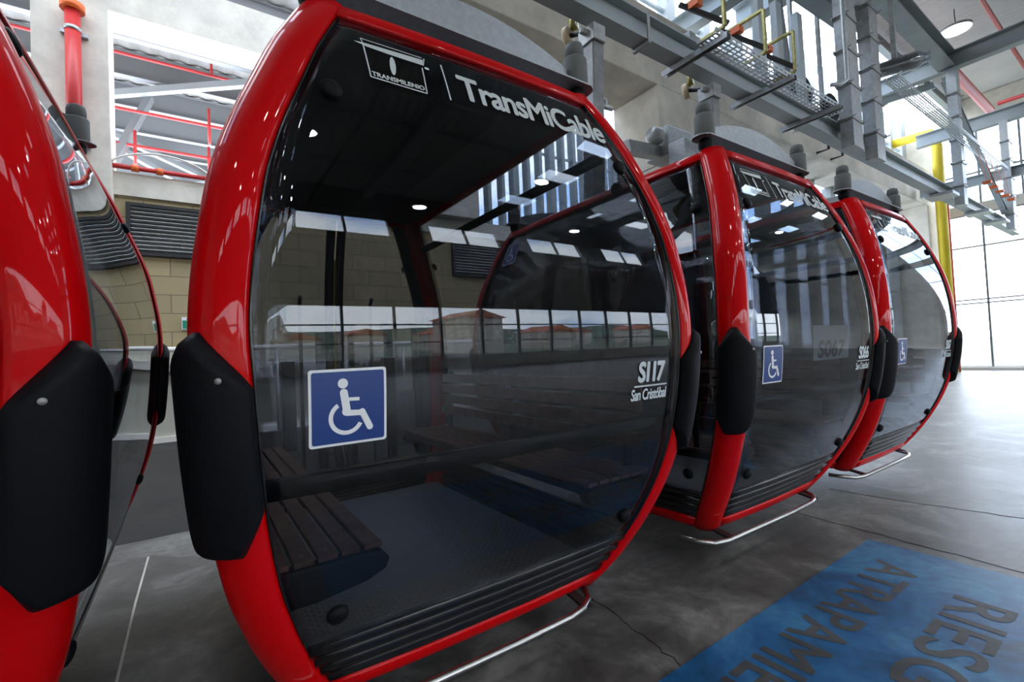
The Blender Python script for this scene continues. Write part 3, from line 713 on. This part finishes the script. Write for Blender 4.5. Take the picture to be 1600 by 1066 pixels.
def make_cabin():
    root = bpy.data.objects.new('gondola_cabin', None); root.empty_display_size = .3; COL.objects.link(root)
    # corner pillars
    for sx, sy in CORN:
        MB().grid(lambda u, v: corner_pt(sx, sy, u, ZB+(ZT-ZB)*v), 14, 60).build('corner_pillar', 'red', root, solid=.045)
    # red rails top and bottom on each face
    for f in range(4):
        def rail_fn(z0, z1):
            def g(u, v):
                z = z0+(z1-z0)*v; hh = fhalf(f, z)+.004
                return face_pt(f, -hh+2*hh*u, z, .006+.012*math.sin(math.pi*v), .010)
            return g
        MB().grid(rail_fn(1.215, 1.285), 12, 6).build('top_rail', 'red', root, solid=.05)
        MB().grid(rail_fn(-1.225, -1.145), 12, 6).build('bottom_rail', 'red', root, solid=.05)
        # ribbed black apron
        def apron(u, v):
            z = -1.15+.22*v; hh = fhalf(f, z); return face_pt(f, -hh+2*hh*u, z, -.012+.020*abs(math.sin(math.pi*4*v))**.7, .012)
        MB().grid(apron, 12, 48).build('ribbed_apron', 'blackgloss', root, solid=.012)
        # glazing
        def seal(mb, s0f, s1f, z0, z1):
            mb.grid(lambda u, v: face_pt(f, s0f(z0+(z1-z0)*v)+(s1f(z0+(z1-z0)*v)-s0f(z0+(z1-z0)*v))*u, z0+(z1-z0)*v, .003, .006 if f != 2 else 0), 1, 48)
        def pane(lo, hi, name='window_pane', gap=0.0):
            def g(u, v):
                z = -.935+(1.22+.935)*v; h = fhalf(f, z)-.004
                a = max(-h, lo(z)); b = min(h, hi(z)); return face_pt(f, a+(b-a)*u, z, 0, .006 if f != 2 else 0)
            return MB().grid(g, 20, 44).build(name, 'glass', root, solid=.006)
        BIG = lambda z: 9; NBIG = lambda z: -9
        sl_ = MB(); fh = lambda z: fhalf(f, z)
        seal(sl_, lambda z: -fh(z), lambda z: -fh(z)+.006, -.94, 1.22); sl2 = MB(); seal(sl2, lambda z: fh(z)-.006, fh, -.94, 1.22)
        if f == 2:
            pl = pane(NBIG, lambda z: -.03, 'door_pane'); pr = pane(lambda z: .03, BIG, 'door_pane')
            dp = MB()
            for s_ in (-1, 1):
                dp.grid(lambda u, v: face_pt(2, s_*(.008+.07*u), -.94+2.16*v, .006, 0), 1, 40)
                dp.grid(lambda u, v: face_pt(2, s_*(fhalf(2, -.94+2.16*v)-.10*u), -.94+2.16*v, .006, 0), 1, 40)
            dp.build('door_frame', 'darktrim', root, solid=.03)
            MB().grid(lambda u, v: face_pt(2, .016*(u-.5), -.6+1.5*v, .012, 0), 1, 30).build('door_edge_strip', 'yellow', root, solid=.04)
        else:
            pn = pane(NBIG, BIG)
            if f in (1, 3):
                # opening vent light over a transom on each end
                tr = MB().grid(lambda u, v: face_pt(f, (-1+2*u)*(fhalf(f, 1.02)-.03), 1.0+.055*v, -.03, 0), 6, 2)
                tr.build('vent_transom', 'darktrim', root, solid=.03)
        for q_ in (sl_, sl2): q_.build('window_seal', 'blackgloss', root, solid=.012)
        # black fixing buttons
        for s_ in (-1, 1):
            for z, d in ((.86, .09), (-.81, .125)):
                s = s_*(fhalf(f, z)-d); p = face_pt(f, s, z, 0.0); p2 = face_pt(f, s, z, .1); n = (p2-p)
                MB().lathe([(.034, -.002), (.036, .008), (.030, .018), (.015, .024), (0, .025)], p, n, 20).build('fixing_button', 'black', root)
    # bumpers wrapping the corners
    for sx, sy in CORN:
        def bmp(u, v):
            t = -.015+1.03*u
            ct = .15*(.5-t)/.5 if t < .5 else .12*max(0, t-.62)/.38
            cb_ = .12*max(0, abs(t-.5)-.2)/.3
            z0, z1 = -.51+cb_, .09-ct; z = z0+(z1-z0)*v
            du = min(u, 1-u)*.26; dv = min(v, 1-v)*(z1-z0); e = min(du, dv); off = .040*min(1, max(0, e)/.032)+.002
            return corner_pt(sx, sy, min(1.0, max(0.0, t)), z, off)
        bo = MB().grid(bmp, 28, 44).build('corner_bumper', 'black', root, solid=.012)
        z = .0
        for tt in (.28,):
            p = corner_pt(sx, sy, tt, -.03, .050); p2 = corner_pt(sx, sy, tt, -.03, .06)
            MB().lathe([(0.008, 0), (.008, .003), (0, .004)], p, p2-p, 12).build('bolt', 'galvdark', bo)
    # roof and floor
    slab(1.245, 1.285, .03).build('roof_panel', 'cabroof', root)
    slab(-1.20, -1.15, .03).build('underbody', 'darktrim', root)
    slab(-1.148, -1.128, .05).build('floor_plate', 'diamond', root)
    # interior ceiling duct
    MB().bb(-.3, .3, -.9, .9, 1.215, 1.243).build('ceiling_duct', 'darktrim', root, bevel=.01)
    # grab rail across the front, at seat back height
    def gr(u, v):
        z = -.395+.055*v; h = fhalf(0, z)+.02; return face_pt(0, -h+2*h*u, z, -.035, .012)
    MB().grid(gr, 12, 2).build('grab_rail', 'blackgloss', root, solid=.035)
    # benches at both ends
    for sx in (-1, 1):
        br = MB()
        yl, yh = -1.21, 1.12
        prof = [(.86, -.72), (.86, -.66), (.56, -.66), (.50, -.672), (.475, -.70), (.49, -.735), (.56, -.76), (.72, -.78), (.84, -.78)]
        for y in (yl, yh):
            br.prism([(sx*x, z) for x, z in prof], y-.03, y+.03)
        br.bar((sx*.86, yl, -.69), (sx*.86, yh, -.69), .05, .05).bar((sx*.55, yl, -.69), (sx*.55, yh, -.69), .05, .05)
        fr = br.build('bench_frame', 'darktrim', root, bevel=.008)
        for i in range(6):
            x = .50+.075*i
            MB().bb(min(sx*x, sx*(x+.062)), max(sx*x, sx*(x+.062)), yl-.02, yh+.02, -.658, -.638).build('seat_slat', 'wood', fr, bevel=.004)
        sc_ = MB()
        for i in range(6):
            for y in (yl+.03, -.1, yh-.03): sc_.lathe([(.006, 0), (.005, .003), (0, .004)], (sx*(.531+.075*i), y, -.638), (0, 0, 1), 8)
        sc_.build('screw_heads', 'stainless', fr)
        bk = MB()
        for y in (yl+.1, 0, yh-.1): bk.bar((sx*.90, y, -.64), (sx*.94, y, -.14), .04, .03, (1, 0, 0))
        bf = bk.build('backrest_frame', 'darktrim', root)
        for i in range(4):
            z = -.20-.095*i
            MB().bb(min(sx*(.90-.01*i), sx*(.92-.01*i)), max(sx*(.90-.01*i), sx*(.92-.01*i)), yl-.02, yh+.02, z-.037, z+.037).build('backrest_slat', 'wood', bf, bevel=.004)
    # interior grab poles by the doors
    for sx in (-1, 1):
        MB().tube([(sx*.30, 1.32, -.95), (sx*.30, 1.36, -.9), (sx*.30, 1.36, .5), (sx*.30, 1.3, .56)], .016, 10).build('grab_pole', 'darktrim', root)
        MB().bb(sx*.42-.05, sx*.42+.05, 1.22, 1.34, -.7, .02).build('door_drive_cover', 'darktrim', root, bevel=.01)
    # stainless kick bar under the front
    y_ = lambda Y: Y-CY
    pts = [(-.89, y_(1.93), -1.245), (-.86, y_(1.83), -1.25), (-.80, y_(1.75), -1.255), (-.70, y_(1.72), -1.255), (.1, y_(1.695), -1.25), (.40, y_(1.70), -1.25), (.50, y_(1.72), -1.25), (.57, y_(1.76), -1.245), (.61, y_(1.83), -1.24), (.59, y_(1.89), -1.24), (.53, y_(1.91), -1.235)]
    kb = MB().tube(pts, .0165, 12).build('kick_bar', 'stainless', root)
    for x in (-.66, .52):
        MB().bar((x, y_(1.71), -1.25), (x, y_(1.9), -1.215), .05, .015).bb(x-.03, x+.03, y_(1.86), y_(1.94), -1.24, -1.17).build('bar_bracket', 'darktrim', kb)
    # roof carrier beams with rubber dampers
    for sy in (-1, 1):
        yy = sy*1.12; n = 16
        top = [(-.695+1.39*i/n, 1.395+.175*max(0, math.sin(math.pi*i/n))**.75) for i in range(n+1)]
        bm_ = MB().prism([(-.695, 1.375)]+top+[(.695, 1.375)], yy-.008, yy+.008)
        bm_.prism([(-.695, 1.367), (-.695, 1.375), (.695, 1.375), (.695, 1.367)], yy-.07, yy+.07)
        for sx in (-1, 1): bm_.lathe([(.07, 0), (.07, .008), (0, .008)], (sx*.675, yy, 1.367), (0, 0, 1), 20)
        cb = bm_.build('carrier_beam', 'plate', root)
        for sx in (-1, 1):
            x = sx*.65
            d_ = MB().lathe([(.0, .0), (.060, .0), (.064, .01), (.064, .14), (.058, .15), (.046, .152), (.046, .158), (.050, .162), (.050, .2), (.044, .225), (.02, .237), (0, .238)], (x, yy, 1.376), (0, 0, 1), 28).build('rubber_damper', 'rubbergrey', root)
            MB().lathe([(.03, 0), (.045, .03), (.045, .07), (.02, .09)], (x, yy, 1.283), (0, 0, 1), 18).build('damper_foot', 'black', d_)
    MB().bar((0, -1.12, 1.45), (0, 1.12, 1.45), .12, .12).build('carrier_spine', 'galvdark', root, bevel=.01)
    # hanger arm up to the track
    hy = 3.5-CY
    ha = MB().bar((.06, hy, 1.45), (.17, hy, 3.46), .16, .17, (0, 1, 0)).build('hanger_arm', 'armsteel', root, bevel=.012)
    MB().bb(.0, .2, hy-.10, hy+.10, 1.39, 1.52).build('hanger_shoe', 'galvdark', ha, bevel=.01)
    MB().bb(.06, .24, hy-.12, hy+.12, 3.30, 3.48).bar((-.02, hy, 3.42), (.32, hy, 3.42), .05, .06).build('grip_head', 'galvdark', ha, bevel=.01)
    MB().tube([(.15, hy-.02, 3.46), (.08, hy+.28, 3.56)], .026, 10).build('axle', 'cable', ha)
    MB().lathe([(0, -.03), (.03, -.035), (.098, -.035), (.104, -.02), (.104, .03), (.09, .04), (.04, .035), (0, .03)], (.08, hy+.3, 3.56), (-.38, .9, -.1), 28).build('guide_roller', 'beige', ha)
    MB().lathe([(0, -.03), (.03, -.035), (.07, -.035), (.075, .03), (.04, .035), (0, .03)], (.16, hy+.28, 3.72), (-.38, .9, -.1), 24).build('guide_roller', 'zinc', ha)
    MB().lathe([(.05, -.015), (.05, .015), (.025, .015), (.025, -.015), (.05, -.015)], (.28, hy, 2.72), (0, 1, 0), 20).tube([(.2, hy, 2.66), (.36, hy-.05, 2.64)], .025, 10).build('swivel_eye', 'galv', ha)
    # cable loop from the roof
    MB().tube([(.1, .9, 1.29), (.16, .98, 1.5), (.4, 1.05, 1.62), (.6, 1.1, 1.52), (.68, 1.1, 1.28)], .014, 8).build('cable_loop', 'cable', root)
    # marks common to every cabin: operator name and logo, wheelchair sign
    front = [c for c in root.children if c.name.startswith('window_pane')][0]
    lx = lambda X: X-1.0256
    vs, fs = text_faces('TransMiCable', .125, lx(1.655)-lx(.865), .034, .0, .92, .02)
    decal(front, 'operator_lettering', 'lettergrey', vs, fs, lx(.865), .985)
    mb = MB()
    def st(P, Q, w_):
        vs_, fs_ = poly_faces(strip(P, Q, w_)); mb.add([face_pt(0, x, y, .004) for x, y, _ in vs_], fs_)
    c = lambda x, z: (lx(x), z)
    st(c(.811, 1.135), c(.812, .962), .006)
    # outline of the logo box
    a1, a2, a3, a4 = c(.511, .963), c(.506, 1.118), c(.716, .960), c(.722, 1.118)
    st(a1, a2, .005); st(a1, a3, .005); st(a3, (a4[0], a4[1]-.035), .005); st((a2[0]-.004, a2[1]+.018), (a4[0]+.01, a4[1]+.020), .0035)
    st((a2[0]-.004, a2[1]+.02), (a2[0], a2[1]), .004); st((a4[0]+.02, a4[1]+.02), (a4[0]+.008, a4[1]-.02), .004)
    wing = [(lx(.474), 1.113), (lx(.52), 1.118), (lx(.735), 1.128), (lx(.728), 1.098), (lx(.60), 1.098), (lx(.52), 1.102)]
    vs_, fs_ = poly_faces(wing); mb.add([face_pt(0, x, y, .004) for x, y, _ in vs_], fs_)
    vs_, fs_ = poly_faces(circle(lx(.602), 1.045, .011, .044, 24, -.10)); mb.add([face_pt(0, x, y, .004) for x, y, _ in vs_], fs_)
    vs_, fs_ = poly_faces(circle(lx(.742), 1.088, .010, .006, 14)); mb.add([face_pt(0, x, y, .004) for x, y, _ in vs_], fs_)
    mb.build('operator_logo', 'lettergrey', front)
    vs, fs = text_faces('TRANSMILENIO', .021, lx(.71)-lx(.516), .05, 0, 1, .012)
    decal(front, 'logo_lettering', 'lettergrey', vs, fs, lx(.516), .969)
    wheelchair(front, lx(.254), -.243, .222)
    side = [c_ for c_ in root.children if c_.name.startswith('window_pane')][2]
    wheelchair(side, -1.08, .90, .22, 3)
    return root

def number(cabin, text, ox=0.0):
    front = [c for c in cabin.children if c.name.startswith('window_pane')][0]
    lx = lambda X: X-1.0256
    vs, fs = text_faces(text, .095, lx(1.815)-lx(1.622), .05, .12, .8, .02)
    decal(front, 'cabin_number', 'lettergrey', vs, fs, lx(1.622), -.157)
    vs, fs = poly_faces([(lx(1.60), -.176), (lx(1.828), -.176), (lx(1.828), -.169), (lx(1.60), -.169)]); decal(front, 'rule_line', 'lettergrey', vs, fs, 0, 0)
    vs, fs = text_faces('San Crist\u00f3bal', .052, lx(1.827)-lx(1.58), .035, .1, .9, .02)
    decal(front, 'place_lettering', 'lettergrey', vs, fs, lx(1.58), -.236)

first = make_cabin()
cabs = [first]+[copy_tree(first) for _ in range(3)]
info = [(1.0256, 'S117', 'nearest full red cable cabin, numbered S117, with blue wheelchair sign on dark glass'),
        (-1.25, None, 'red cable cabin cut off at the left edge of the frame'),
        (3.475, 'S066', 'second full red cable cabin, its corner pillar beside the nearest cabin'),
        (5.665, 'S067', 'farthest red cable cabin at the right end of the row by the open floor')]
for c, (x, num, lab) in zip(cabs, info):
    c.location = (x, CY, 0); tag(c, lab, 'cable cabin', 'cable cabins hanging in a row')
    if x < 0: c.location.z = .05; c.rotation_euler.x = .045      # this one hangs tipped a little, its rear end high
    if num: number(c, num)
# paper with dark lettering taped inside the second cabin's front glass
f2 = [c for c in cabs[2].children if c.name.startswith('window_pane')][0]
vs, fs = poly_faces([(0, 0), (.56, 0), (.56, .235), (0, .235)])
pp = MB().add([face_pt(0, -.115+x, -.14+y, -.010) for x, y, _ in vs], fs).build('paper_notice', 'paper', f2, solid=.001)
vs, fs = text_faces('S067', .12, .44, .05, .15, 1, .02); decal(pp, 'notice_lettering', 'cable', vs, fs, -.06, -.125, 0, -.0085)

# ------------------------------------------------------------------ outside (seen through and in the glass)
def hill(x0, x1, y, hmax, name, label, axis='x'):
    n = 40; vs = []; pr = []
    for i in range(n+1):
        t = i/n; h = hmax*(.45+.3*math.sin(3.1*t+1)+.17*math.sin(9*t)+.07*math.sin(23*t)); pr.append(max(2, h))
    for i in range(n+1):
        x = x0+(x1-x0)*i/n
        if axis == 'x': vs += [(x, y+30, FL-.4), (x, y, FL+pr[i]), (x, y-40, FL-.4)]
        else: vs += [(y-30, x, FL-.4), (y, x, FL+pr[i]), (y+40, x, FL-.4)]
    fs = [(3*i+j, 3*i+3+j, 3*i+4+j, 3*i+1+j) for i in range(n) for j in (0, 1)]
    o = MB().add(vs, fs, True).build(name, 'hill'); o['kind'] = 'structure'; return o
hill(-150, 190, -130, 22, 'hills', '')
for i in range(16):
    x = -34+5.8*i+random.uniform(-.4, .4); y = -30-random.uniform(0, 22); h_ = random.uniform(2.6, 5); w_ = random.uniform(3.4, 4.4)
    o = thing('house', (x, y, FL-.15), 'small pale house with clay roof outside the hall windows', 'house', 'houses outside')
    MB().bb(-w_/2, w_/2, -2.5, 2.5, 0, h_).build('wall', 'housewall', o)
    MB().prism([(-w_/2-.3, h_), (w_/2+.3, h_), (0, h_+1.1)], -2.8, 2.8).build('roof', 'roofclay', o)

# ------------------------------------------------------------------ lift the whole place so that the floor is at z = 0
for o in list(SC.objects):
    if o.parent is None: o.location.z += LIFT
